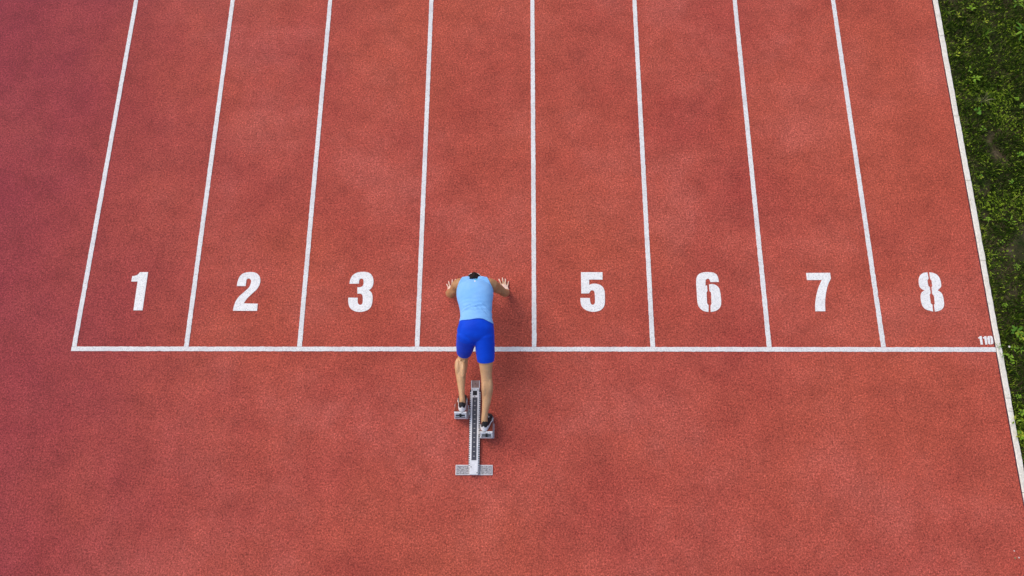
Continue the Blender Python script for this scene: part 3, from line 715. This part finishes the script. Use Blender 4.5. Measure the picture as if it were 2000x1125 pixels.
def pedal(cx, dy, side):
    """foot pedal: tilted pad, sloping slotted back, frame of two side plates and a rear bar; side = where the rail is"""
    p = bpy.data.objects.new('pedal', None); link(p, blk); p.location = (cx, L(dy), 0)
    w = .061
    # local y from the rear bar (0) forwards
    face = extr('foot_plate', [(.160, .052), (.168, .058), (.046, .203), (.034, .203)], -w, w, M_ALU, p, .001)
    nrm = Vector((0, .766, .643)); d = Vector((0, -.643, .766))
    pad = extr('rubber_pad', [(.1655, .0645), (.1700, .0680), (.0525, .2075), (.0470, .2045)], -w + .002, w - .002, M_PAD, p)
    back = extr('slotted_back', [(.0335, .202), (.0400, .196), (.0100, .060), (-.002, .060)], -w, w, M_ALU, p, .001)
    # sloping top of the box behind the pad
    top = extr('top_box', [(.0330, .2025), (.0330, .150), (-.016, .085), (-.018, .158), (-.010, .168)], -w + .002, w - .002, M_ALU, p, .0015)
    # dark slots and the locking lever, laid on the sloping top
    def onslope(u):   # u 0..1 from front top edge to rear
        return (.0330 + (-.010 - .0330) * u, .2025 + (.168 - .2025) * u)
    def slot(nm, x0, x1, u0, u1, mat, h0, h1):
        y0, z0 = onslope(u0); y1, z1 = onslope(u1)
        n = Vector((0, -.0345, .043)).normalized()
        return extr(nm, [(y0 + n.y * h0, z0 + n.z * h0), (y0 + n.y * h1, z0 + n.z * h1), (y1 + n.y * h1, z1 + n.z * h1), (y1 + n.y * h0, z1 + n.z * h0)], x0, x1, mat, top)
    slot('slot', -.046, .046, .34, .64, M_DARK, .0005, .0014)
    slot('slot', -.050, .050, .80, .97, M_DARK, .0005, .0014)
    slot('lever', -.009, .011, .16, .78, M_DARK, .0016, .010)
    for s in (-1, 1):
        box('side_plate', (s * .067 - .003, s * .067 + .003, -.004, .132 if s != side else .125, .012, .060), M_ALU, p, .001)
        box('side_web', (s * .0635 - .0022, s * .0635 + .0022, .004, .060, .0605, .110), M_STEEL, p, .001)
    box('rear_bar', (-.0695, .0695, -.012, -.0045, .014, .066), M_ALU, p, .002)
    xa, xb = sorted((side * .0705, side * .0905))
    br = box('rail_bracket', (xa, xb, .025, .085, .030, .066), M_STEEL, p, .003)
    disc('bolt', side * .080, .065, .0662, .0055, .004, M_DARK, br)
    disc('bolt', side * .080, .040, .0662, .0045, .004, M_ALU, br)
    return p
pl = pedal(-.1535, -.712, 1); pl['label'] = 'left pedal nearer the start line, under the front shoe'
pr = pedal(.1090, -.903, -1); pr['label'] = 'right pedal set farther back, under the rear shoe'

# ------------------------------------------------------------------ person
PX = 4.30
person = empty('person', (PX, 0, 0))
tag(person, 'person in light blue singlet and blue half tights crouched on the starting block', 'person')

def catmull(pts, steps):
    P = np.array(pts, float)
    Q = np.vstack([2 * P[0] - P[1], P, 2 * P[-1] - P[-2]])
    out = []
    for i in range(1, len(Q) - 2):
        for k in range(steps):
            out.append(cr(Q[i - 1], Q[i], Q[i + 1], Q[i + 2], k / steps))
    out.append(tuple(P[-1]))
    return np.array(out)

def tube(pts, ref=(1, 0, 0), steps=6, n=44, cap=True):
    """pts: x, y, z, ra (along ref), rb (across); returns closed tube verts, faces"""
    S = catmull(pts, steps)
    C = S[:, :3]; ra = S[:, 3]; rb = S[:, 4]
    tg = np.gradient(C, axis=0); tg /= np.linalg.norm(tg, axis=1)[:, None]
    secs = []
    def frame(t):
        a = np.array(ref, float); a = a - t * a.dot(t); a /= np.linalg.norm(a); return a, np.cross(t, a)
    if cap:
        for q in (.97, .8, .5):
            secs.append((C[0] - tg[0] * min(ra[0], rb[0]) * q, tg[0], ra[0] * math.sqrt(1 - q * q), rb[0] * math.sqrt(1 - q * q)))
    for i in range(len(C)): secs.append((C[i], tg[i], ra[i], rb[i]))
    if cap:
        for q in (.5, .8, .97):
            secs.append((C[-1] + tg[-1] * min(ra[-1], rb[-1]) * q, tg[-1], ra[-1] * math.sqrt(1 - q * q), rb[-1] * math.sqrt(1 - q * q)))
    V = []; F = []
    for c, t, a, b in secs:
        u, v = frame(t)
        for k in range(n):
            th = 2 * math.pi * k / n
            V.append(c + u * a * math.cos(th) + v * b * math.sin(th))
    m_ = len(secs)
    for i in range(m_ - 1):
        for k in range(n):
            j = (k + 1) % n
            F.append((i * n + k, i * n + j, (i + 1) * n + j, (i + 1) * n + k))
    F.append(tuple(reversed(range(n)))); F.append(tuple(range((m_ - 1) * n, m_ * n)))
    return V, F

def ellip(c, ax, rad, n=16):
    """ellipsoid with three axis vectors"""
    V = []; F = []
    ax = [np.array(a, float) / np.linalg.norm(a) for a in ax]
    for i in range(n + 1):
        ph = math.pi * i / n
        for k in range(2 * n):
            th = math.pi * k / n
            V.append(np.array(c) + ax[0] * rad[0] * math.sin(ph) * math.cos(th) + ax[1] * rad[1] * math.sin(ph) * math.sin(th) + ax[2] * rad[2] * math.cos(ph))
    for i in range(n):
        for k in range(2 * n):
            j = (k + 1) % (2 * n)
            F.append((i * 2 * n + k, i * 2 * n + j, (i + 1) * 2 * n + j, (i + 1) * 2 * n + k))
    return V, F

def fuse(parts, voxel, smooth_it):
    V = []; F = []
    for v, f in parts:
        o = len(V); V += [tuple(p) for p in v]; F += [tuple(i + o for i in q) for q in f]
    me = bpy.data.meshes.new('fuse'); me.from_pydata(V, [], F); me.update()
    ob = bpy.data.objects.new('fuse', me); COL.objects.link(ob)
    md = ob.modifiers.new('r', 'REMESH'); md.mode = 'VOXEL'; md.voxel_size = voxel; md.adaptivity = 0.0
    ms = ob.modifiers.new('s', 'SMOOTH'); ms.factor = 0.5; ms.iterations = smooth_it
    mt = ob.modifiers.new('t', 'TRIANGULATE')
    dg = bpy.context.evaluated_depsgraph_get(); dg.update()
    ev = ob.evaluated_get(dg); m2 = ev.to_mesh()
    nv = len(m2.vertices); co = np.empty(nv * 3, np.float32); m2.vertices.foreach_get('co', co)
    nm = np.empty(nv * 3, np.float32); m2.vertices.foreach_get('normal', nm)
    nf = len(m2.polygons); vi = np.empty(nf * 3, np.int32); m2.loops.foreach_get('vertex_index', vi)
    ev.to_mesh_clear()
    bpy.data.objects.remove(ob); bpy.data.meshes.remove(me)
    return co.reshape(-1, 3), vi.reshape(-1, 3), nm.reshape(-1, 3)

def clip(V, T, f):
    """keep the part of a triangle mesh where f > 0, cutting the triangles on the way"""
    V = [tuple(v) for v in V]; out = []; cache = {}
    keep = f > 0
    cnt = keep[T].sum(axis=1)
    out = [tuple(t) for t in T[cnt == 3]]
    def cut(a, b):
        k = (a, b) if a < b else (b, a)
        if k not in cache:
            fa, fb = f[k[0]], f[k[1]]; t = fa / (fa - fb)
            pa, pb = V[k[0]], V[k[1]]
            V.append(tuple(pa[i] + (pb[i] - pa[i]) * t for i in range(3))); cache[k] = len(V) - 1
        return cache[k]
    for t in T[(cnt == 1) | (cnt == 2)]:
        poly = []
        for i in range(3):
            a, b = int(t[i]), int(t[(i + 1) % 3])
            if keep[a]: poly.append(a)
            if keep[a] != keep[b]: poly.append(cut(a, b))
        for i in range(1, len(poly) - 1): out.append((poly[0], poly[i], poly[i + 1]))
    V = np.array(V); out = np.array(out)
    used = np.unique(out); mp = np.full(len(V), -1); mp[used] = np.arange(len(used))
    return V[used], mp[out]

def soup(name, V, T, mat, parent, smooth=True, attr=None):
    o = mesh_fast(name, V, T, mat, parent, attr)
    if smooth: o.data.polygons.foreach_set('use_smooth', [True] * len(o.data.polygons))
    return o

TORSO = [(.009, .010, .575, .110, .070), (.012, .045, .602, .166, .108), (.016, .110, .632, .160, .104), (.016, .203, .628, .138, .088),
         (.008, .329, .598, .150, .098), (-.003, .450, .556, .172, .108), (-.009, .530, .520, .150, .090), (-.013, .574, .498, .085, .056)]
ARM_L = [(-.100, .545, .510, .070, .068), (-.163, .562, .497, .064, .062), (-.222, .547, .390, .050, .050), (-.264, .520, .288, .041, .043), (-.297, .560, .175, .041, .043), (-.314, .618, .050, .029, .024)]
ARM_R = [(.080, .545, .510, .070, .068), (.141, .562, .497, .064, .062), (.212, .557, .390, .050, .050), (.272, .537, .288, .041, .043), (.290, .566, .175, .041, .043), (.297, .604, .050, .029, .024)]
LEG_L = [(-.071, .024, .600, .088, .092), (-.099, -.050, .440, .078, .080), (-.130, -.126, .264, .055, .062), (-.151, -.235, .252, .061, .062), (-.150, -.350, .243, .045, .047), (-.142, -.470, .230, .031, .036), (-.135, -.545, .222, .030, .037), (-.135, -.575, .200, .031, .037)]
LEG_R = [(.095, .024, .600, .088, .092), (.106, -.147, .520, .079, .080), (.112, -.330, .415, .055, .058), (.120, -.445, .366, .057, .060), (.114, -.550, .318, .046, .047), (.098, -.660, .262, .033, .036), (.088, -.735, .222, .031, .037), (.090, -.765, .200, .032, .037)]
HC = np.array((-.021, .586, .450)); VD = np.array((0, .55, -.835)); FD = np.array((0, -.835, -.55)); XD = np.array((1., 0, 0))
parts = [tube(TORSO), tube(ARM_L, (0, 1, 0)), tube(ARM_R, (0, 1, 0)), tube(LEG_L), tube(LEG_R)]
# glutes, calves, shoulder blades, neck
parts += [ellip((-.058, .022, .615), (XD, (0, 1, 0), (0, 0, 1)), (.085, .085, .070)), ellip((.083, .022, .615), (XD, (0, 1, 0), (0, 0, 1)), (.085, .085, .070)),
          ellip((-.090, .490, .560), (XD, (0, 1, -.3), (0, .3, 1)), (.075, .085, .062)), ellip((.075, .490, .560), (XD, (0, 1, -.3), (0, .3, 1)), (.075, .085, .062)),
          ellip((-.180, -.222, .276), (XD, (0, 1, 0), (0, 0, 1)), (.034, .085, .042)), ellip((-.128, -.250, .280), (XD, (0, 1, 0), (0, 0, 1)), (.030, .095, .042)),
          ellip((.143, -.430, .392), (XD, (0, 1, .45), (0, -.45, 1)), (.033, .085, .040)), ellip((.095, -.455, .384), (XD, (0, 1, .45), (0, -.45, 1)), (.031, .095, .042)),
          tube([(-.142, -.400, .262, .010, .012), (-.138, -.500, .252, .010, .014), (-.136, -.560, .232, .012, .014)]), tube([(.110, -.590, .318, .010, .012), (.096, -.690, .274, .010, .014), (.089, -.755, .232, .012, .014)]),
          ellip((-.112, -.135, .300), (XD, (0, 1, 0), (0, 0, 1)), (.016, .05, .03)), ellip((-.152, -.135, .300), (XD, (0, 1, 0), (0, 0, 1)), (.016, .05, .03)),
          tube([(-.012, .545, .500, .070, .052), (-.016, .562, .468, .050, .046), (-.021, .570, .430, .050, .048)])]
TRAP = [(-.150, .560, .515, .045, .045), (-.080, .580, .525, .048, .044), (-.014, .566, .516, .042, .038), (.055, .580, .525, .048, .044), (.125, .560, .515, .045, .045)]
parts.append(tube(TRAP, (0, 1, 0)))
# elbows and upper-arm muscle
parts += [ellip((-.266, .500, .288), (XD, (0, 1, 0), (0, 0, 1)), (.024, .026, .026)), ellip((.272, .518, .288), (XD, (0, 1, 0), (0, 0, 1)), (.024, .026, .026)),
          ellip((-.214, .528, .412), ((.45, .1, .89), (0, 1, -.1), (-.89, 0, .45)), (.080, .040, .036)), ellip((.202, .536, .412), ((-.5, .1, .86), (0, 1, -.1), (.86, 0, .5)), (.080, .040, .036)),
          ellip((-.185, .560, .482), (XD, (0, 1, 0), (0, 0, 1)), (.058, .060, .060)), ellip((.163, .560, .482), (XD, (0, 1, 0), (0, 0, 1)), (.058, .060, .060))]
# head, jaw, nose, ears, lips, brow
parts += [ellip(HC, (FD, XD, VD), (.094, .076, .104)), ellip(HC + FD * .030 - VD * .055, (FD, XD, VD), (.062, .058, .065)),
          ellip(HC + FD * .094 - VD * .018, (FD, XD, VD), (.024, .015, .027)), ellip(HC + FD * .088 - VD * .066, (FD, XD, VD), (.011, .024, .010)),
          ellip(HC + FD * .080 + VD * .018, (FD, XD, VD), (.018, .050, .012)), ellip(HC + FD * .083 - VD * .100, (FD, XD, VD), (.018, .025, .018))]
for s in (-1, 1): parts.append(ellip(HC + XD * s * .078 - VD * .012 - FD * .008, (FD, XD, VD), (.020, .009, .031)))
# hands: palm and five fingers flat on the track
HANDS = {
 'R': dict(w=(.297, .604, .046), tips=[(.212, .763), (.249, .775), (.281, .763), (.316, .737)], roots=[(.250, .682), (.267, .685), (.285, .680), (.302, .670)], heel=(.297, .605), thumb=[(.276, .622), (.246, .640), (.221, .654)]),
 'L': dict(w=(-.314, .618, .046), tips=[(-.257, .761), (-.290, .755), (-.330, .737), (-.349, .707)], roots=[(-.272, .684), (-.289, .680), (-.307, .671), (-.323, .659)], heel=(-.314, .606), thumb=[(-.292, .624), (-.262, .638), (-.240, .649)])}
hand_pts = []
for s, h in HANDS.items():
    rc = np.mean(h['roots'], axis=0); hc = np.array(h['heel'])
    parts.append(tube([(h['w'][0], h['w'][1] - .002, .050, .026, .022), (hc[0], hc[1] + .008, .028, .030, .020), ((hc[0] * .5 + rc[0] * .5), (hc[1] * .5 + rc[1] * .5), .021, .035, .016), (rc[0], rc[1] - .026, .019, .035, .012)], (1, 0, 0), 5, 18))
    for k, (tp, rt) in enumerate(zip(h['tips'], h['roots'])):
        tp = np.array(tp); rt = np.array(rt); rt = rt + np.array((0, -.010)); b0 = rt + (hc - rt) * .35
        pk = rt + (tp - rt) * .45; pd = rt + (tp - rt) * .78
        rr = (.0090, .0093, .0090, .0080)[k]
        parts.append(tube([(b0[0], b0[1], .019, .0085, .010), (rt[0], rt[1], .021, rr, rr * 1.1), (pk[0], pk[1], .018, rr, rr), (pd[0], pd[1], .0125, rr * .93, rr * .9), (tp[0], tp[1], .0098, rr * .78, rr * .72)], (1, 0.01, 0), 4, 12))
        hand_pts += [tp, rt]
    t = h['thumb']
    parts.append(tube([(t[0][0], t[0][1], .022, .015, .014), (t[1][0], t[1][1], .017, .0115, .011), (t[2][0], t[2][1], .0115, .0095, .0085)], (0, 1, 0), 4, 12))
    hand_pts += [np.array(h['heel']), np.array(t[2])]
V, T, N = fuse(parts, .0044, 5)
V[:, 2] = np.maximum(V[:, 2], .0012)
# pinker hands, slightly darker elbows and knees belong to the skin itself
tone = np.zeros(len(V)); low = V[:, 2] < .06
near = np.full(len(V), 9.0)
for hp in hand_pts: near = np.minimum(near, np.hypot(V[:, 0] - hp[0], V[:, 1] - hp[1]))
tone = np.where(low, np.clip(1.2 - near / .05, 0, 1), 0) * np.clip((.06 - V[:, 2]) / .03, 0, 1) * 1.0
# drop the skin that lies deep under the clothes so that nothing pokes through
body = soup('body', V, T, M_SKIN, person, True, tone)
ta = body.data.attributes.new('tan', 'FLOAT', 'POINT'); ta.data.foreach_set('value', (np.clip((V[:, 1] - .30) / .1, 0, 1) * (1 - tone)).astype(np.float32))

for s in (-1, 1):
    c = HC + FD * .083 + XD * s * .031 + VD * .002
    v, f = ellip(c, (FD, XD, VD), (.010, .013, .010), 8)
    e = mesh_np('eye', v, f, M_EYE, person, True)
    v, f = ellip(c + FD * .0075, (FD, XD, VD), (.004, .005, .005), 6)
    mesh_np('iris', v, f, M_DARK, e, True)

# hair: a cap over the back and crown with uneven strands
v, tri, hn = fuse([ellip(HC, (FD, XD, VD), (.104, .085, .110), 24), ellip(HC - VD * .060 - FD * .034, (FD, XD, VD), (.070, .064, .066), 20)], .0045, 6)
rel = v - HC
v = v.copy()
for i in range(len(v)):
    d = rel[i] / np.linalg.norm(rel[i])
    k = .003 + .006 * noise.noise(Vector(d * 6)) + .004 * noise.noise(Vector(d * 17))
    mid = math.exp(-(rel[i][0] / .022) ** 2) * max(0, -d.dot(FD)) * max(0, d.dot(VD) + .35)
    v[i] = v[i] + hn[i] * (k + .016 * mid)
ff = -(rel @ FD) + .035 + .75 * np.clip(rel @ VD, 0, 1) - .35 * np.clip(-(rel @ VD) - .02, 0, 1)
ff = np.minimum(ff, v[:, 1] - .607 + .008 * np.abs(v[:, 0] + .02) / .05)
Vh, Th = clip(v, tri, ff)
hair = soup('hair', Vh, Th, M_HAIR, person)
hair.modifiers.new('thick', 'SOLIDIFY').thickness = .006

# white headband
v = []; f = []
nb = 56
for k in range(nb):
    th = 2 * math.pi * k / nb
    for off, ex in ((.046, 1.03), (.048, 1.10), (.068, 1.09), (.070, 1.0)):
        sc = math.sqrt(max(.05, 1 - (off / .112) ** 2))
        p = HC + VD * off + (FD * math.cos(th) * .104 + XD * math.sin(th) * .087) * sc * ex
        v.append(p)
for k in range(nb):
    j = (k + 1) % nb
    for q in range(4):
        r_ = (q + 1) % 4
        f.append((k * 4 + q, j * 4 + q, j * 4 + r_, k * 4 + r_))
mesh_np('headband', v, f, M_WHITE, person, True)

# singlet
def grow(pts, d, d2=None): return [(x, y, z, a + d, b + (d if d2 is None else d2)) for x, y, z, a, b in pts]
sh = [tube(grow(TORSO, .009)), tube(grow(ARM_L[:3], .010), (0, 1, 0)), tube(grow(ARM_R[:3], .010), (0, 1, 0)),
      ellip((-.090, .490, .560), (XD, (0, 1, -.3), (0, .3, 1)), (.084, .094, .071)), ellip((.075, .490, .560), (XD, (0, 1, -.3), (0, .3, 1)), (.084, .094, .071)),
      ellip((-.058, .022, .615), (XD, (0, 1, 0), (0, 0, 1)), (.097, .097, .082)), ellip((.083, .022, .615), (XD, (0, 1, 0), (0, 0, 1)), (.097, .097, .082)),
      tube([(a, b, c, d + .009, e + .009) for a, b, c, d, e in TRAP], (0, 1, 0)),
      tube([(-.012, .565, .512, .080, .066), (-.016, .595, .480, .062, .058)])]
V, T, N = fuse(sh, .0055, 14)
# folds: a few arched creases across the small of the back, soft waves above
for i in range(len(V)):
    x, y, z = V[i]
    w = math.exp(-((y - .285) / .075) ** 2) * (.25 + .75 * math.exp(-((x - .01) / .085) ** 2)) * 1.25
    arch = y + .30 * (abs(x - .01) - .05) ** 2 / .1 + .02 * noise.noise((x * 7, y * 5, z * 4))
    d = .0052 * w * math.sin(arch * 150 + 2.5 * noise.noise((x * 9, y * 3, 1))) * (.45 + noise.noise((x * 8, y * 9, 4)))
    d += .0040 * noise.noise((x * 6, y * 11, z * 6)) + .0022 * noise.noise((x * 16, y * 30, z * 14))
    for (ax_, ay_), (bx_, by_), am in (((.085, .305), (.170, .228), .0065), ((-.115, .250), (-.045, .292), .0055), ((-.045, .292), (.005, .296), .0055), ((.005, .296), (.045, .262), .0050), ((.060, .275), (.120, .205), .0040)):
        if z < .6: break
        ex, ey = bx_ - ax_, by_ - ay_; q = max(0.0, min(1.0, ((x - ax_) * ex + (y - ay_) * ey) / (ex * ex + ey * ey)))
        ds = math.hypot(x - ax_ - ex * q, y - ay_ - ey * q); sd = 1 if (x - ax_) * ey - (y - ay_) * ex > 0 else -1
        d += am * (math.exp(-((ds * sd - .008) / .009) ** 2) - math.exp(-((ds * sd + .006) / .007) ** 2)) * math.sin(math.pi * (.15 + .7 * q))
    loose = max(0.0, min(1.0, (.36 - y) / .2)) * .006
    V[i] = V[i] + N[i] * (d + loose)
hem = V[:, 1] - (.150 - .018 * np.clip((V[:, 0] - .10) / .08, 0, 1) + .006 * np.sin(V[:, 0] * 30)) - (V[:, 2] - .70) * .10
def side(p0, p1, s):
    d = np.array(p1) - np.array(p0); n = np.array((d[1], -d[0])) * s; n = n / np.linalg.norm(n)
    return (V[:, 0] - p0[0]) * n[0] + (V[:, 1] - p0[1]) * n[1]
aL = side((-.138, .615), (-.204, .462), -1); aR = side((.116, .615), (.192, .462), 1)
# the armhole lines only reach down to the armpit
aL = np.where(V[:, 1] < .44, 1.0, aL); aR = np.where(V[:, 1] < .44, 1.0, aR)
cN = np.array((-.018, .680, .520)); neck = np.linalg.norm((V - cN) * np.array((1, 1.0, .8)), axis=1) - .066
f_ = np.minimum(np.minimum(hem, neck), np.minimum(aL, aR))
Vs, Ts = clip(V, T, f_)
singlet = soup('singlet', Vs, Ts, M_SHIRT, person)
md = singlet.modifiers.new('thick', 'SOLIDIFY'); md.thickness = .0025; md.offset = 1
bvh = BVHTree.FromPolygons([Vector(p) for p in Vs], [tuple(int(i) for i in t) for t in Ts])
def patch(name, x0, x1, y0, y1, mat, lift=.0032, n=5):
    v = []; f = []
    for top in (1, 0):
        for j in range(n + 1):
            for i in range(n + 1):
                x = x0 + (x1 - x0) * i / n; y = y0 + (y1 - y0) * j / n
                h = bvh.ray_cast(Vector((x, y, 2)), Vector((0, 0, -1)))
                z = (h[0].z if h[0] else .55)
                v.append((x, y, z + lift + (.0012 if top else 0)))
    q = (n + 1) ** 2
    for j in range(n):
        for i in range(n):
            a = j * (n + 1) + i
            f.append((a, a + 1, a + n + 2, a + n + 1)); f.append((q + a, q + a + n + 1, q + a + n + 2, q + a + 1))
    for i in range(n):
        for a, b in ((i, i + 1), ((n * (n + 1)) + i + 1, n * (n + 1) + i)): f.append((a, q + a, q + b, b))
        for a, b in (((i + 1) * (n + 1), i * (n + 1)), (i * (n + 1) + n, (i + 1) * (n + 1) + n)): f.append((a, q + a, q + b, b))
    return mesh_np(name, v, f, mat, singlet)
patch('neck_label', -.010, .022, .576, .594, M_TEAL)
patch('care_tag', -.007, .002, .551, .574, M_WHITE)

# half tights
hs = [tube(grow(TORSO[:4], .0045)), tube(grow(LEG_L[:4], .0045)), tube(grow(LEG_R[:4], .0045)),
      ellip((-.058, .022, .615), (XD, (0, 1, 0), (0, 0, 1)), (.0895, .0895, .0745)), ellip((.083, .022, .615), (XD, (0, 1, 0), (0, 0, 1)), (.0895, .0895, .0745))]
V, T, N = fuse(hs, .0050, 14)
V = V + N * np.array([.0045 + .0016 * noise.noise((p[0] * 14, p[1] * 34, p[2] * 10)) + .0022 * noise.noise((p[0] * 5, p[1] * 9, 3 + p[2] * 6)) for p in V])[:, None]
dL = np.array(LEG_L[2][:3]) - np.array(LEG_L[0][:3]); dL /= np.linalg.norm(dL)
dR = np.array(LEG_R[2][:3]) - np.array(LEG_R[0][:3]); dR /= np.linalg.norm(dR)
fl1 = -((V - np.array((-.115, -.104, .345))) @ dL)
fr1 = -((V - np.array((.105, -.236, .550))) @ dR)
hemf = np.where(V[:, 0] < .008, fl1, fr1)
hemf = np.where((V[:, 2] > .56) & (V[:, 1] > -.1), 1.0, hemf)
f_ = np.minimum(hemf, .185 - V[:, 1])
Vs, Ts = clip(V, T, f_)
shorts = soup('half_tights', Vs, Ts, M_SHORTS, person)
md = shorts.modifiers.new('thick', 'SOLIDIFY'); md.thickness = .002; md.offset = 1

# shoes: black upper, white chevron midsole, dark outsole, laces
def shoe(ank, yaw, label):
    d = np.array((math.sin(yaw) * .643, .643 * math.cos(yaw), -.766)); nrm = np.array((0, .766, .643))
    nrm = nrm - d * nrm.dot(d); nrm /= np.linalg.norm(nrm); lat = np.cross(d, nrm)
    heel = np.array(ank) - d * .055 - nrm * .088
    def W(u):
        return np.interp(u, [0, .03, .08, .14, .19, .23, .255, .265], [.020, .031, .034, .036, .045, .040, .025, .008])
    def H(u):
        return np.interp(u, [0, .03, .06, .10, .14, .19, .24, .265], [.060, .085, .080, .088, .072, .052, .036, .016])
    us = [0, .008, .02, .035, .05, .065, .08, .10, .12, .14, .16, .18, .20, .22, .24, .255, .265]
    V = []; F = []; n = 18
    for u in us:
        w = W(u); h = H(u)
        for k in range(n):
            th = 2 * math.pi * k / n
            cx_ = math.copysign(abs(math.cos(th)) ** .75, math.cos(th)); cz = math.copysign(abs(math.sin(th)) ** .8, math.sin(th))
            V.append(heel + d * (u + .004) + lat * w * cx_ * (1 - .25 * max(0, cz)) + nrm * (.014 + h * .5 + h * .5 * cz))
    for i in range(len(us) - 1):
        for k in range(n):
            j = (k + 1) % n
            F.append((i * n + k, i * n + j, (i + 1) * n + j, (i + 1) * n + k))
    F.append(tuple(range(n))); F.append(tuple(reversed(range((len(us) - 1) * n, len(us) * n))))
    bm = bmesh.new(); vs = [bm.verts.new(p) for p in V]
    for q in F: bm.faces.new([vs[i] for i in q])
    bmesh.ops.subdivide_edges(bm, edges=[], cuts=1)
    up = bm_obj('shoe', bm, M_BLACK, person, True); up['label'] = label
    md = up.modifiers.new('sub', 'SUBSURF'); md.levels = 1; md.render_levels = 2
    # white midsole: a wall round the foot, higher at the heel with a zigzag upper rim
    V = []; F = []
    ring = []
    um = [.265, .25, .22, .18, .14, .10, .07, .045, .03, .018, .008]
    for u in um: ring.append((u, 1))
    ring.append((-.004, .45)); ring.append((-.006, 0)); ring.append((-.004, -.45))
    for u in reversed(um): ring.append((u, -1))
    m_ = len(ring)
    for k, (u, s) in enumerate(ring):
        w = (W(max(0, u)) + .005) * (s if abs(s) == 1 else s * 1.1)
        zig = .012 * abs(((k * .5) % 2) - 1)
        top = np.interp(u, [0, .03, .08, .265], [.040, .034, .024, .016]) + (zig if u < .09 else 0) + (.012 if s == 0 else 0)
        for hh, sc in ((0, .96), (.004, 1.03), (top * .6, 1.03), (top, .93)):
            V.append(heel + d * u + lat * w * sc + nrm * hh)
    for k in range(m_ - 1):
        for q in range(3): F.append((k * 4 + q, (k + 1) * 4 + q, (k + 1) * 4 + q + 1, k * 4 + q + 1))
    F.append(tuple(k * 4 for k in range(m_)))
    ms = mesh_np('midsole', V, F, M_SOLE, up)
    # outsole plate
    V = []; F = []
    for k, (u, s) in enumerate(ring):
        w = (W(max(0, u)) + .002) * (s if abs(s) == 1 else s * 1.1)
        for hh in (-.0035, -.0005): V.append(heel + d * u + lat * w + nrm * hh)
    for k in range(m_ - 1): F.append((k * 2, k * 2 + 1, (k + 1) * 2 + 1, (k + 1) * 2))
    F.append(tuple(k * 2 for k in range(m_))); F.append(tuple(k * 2 + 1 for k in reversed(range(m_))))
    mesh_np('outsole', V, F, M_OUT, up)
    # heel pull tab
    c = heel + d * .002 + nrm * .098
    v, f = ellip(c, (d, lat, nrm), (.005, .008, .014), 8)
    mesh_np('pull_tab', v, f, M_BLACK, up, True)
    for u in (.115, .132, .149):
        a = heel + d * u
        v, f = tube([tuple(a + lat * -.024 + nrm * (H(u) * .86 + .014)) + (.0024, .0024), tuple(a + nrm * (H(u) + .0165)) + (.0024, .0024), tuple(a + lat * .024 + nrm * (H(u) * .86 + .014)) + (.0024, .0024)], tuple(d), 4, 8)
        mesh_np('lace', v, f, M_SOLE, up, True)
    return up
sl_ = shoe((-.137, -.562, .222), -.10, 'black front shoe with white sole on the left pedal')
sr_ = shoe((.093, -.752, .222), .30, 'black rear shoe with white sole on the right pedal')
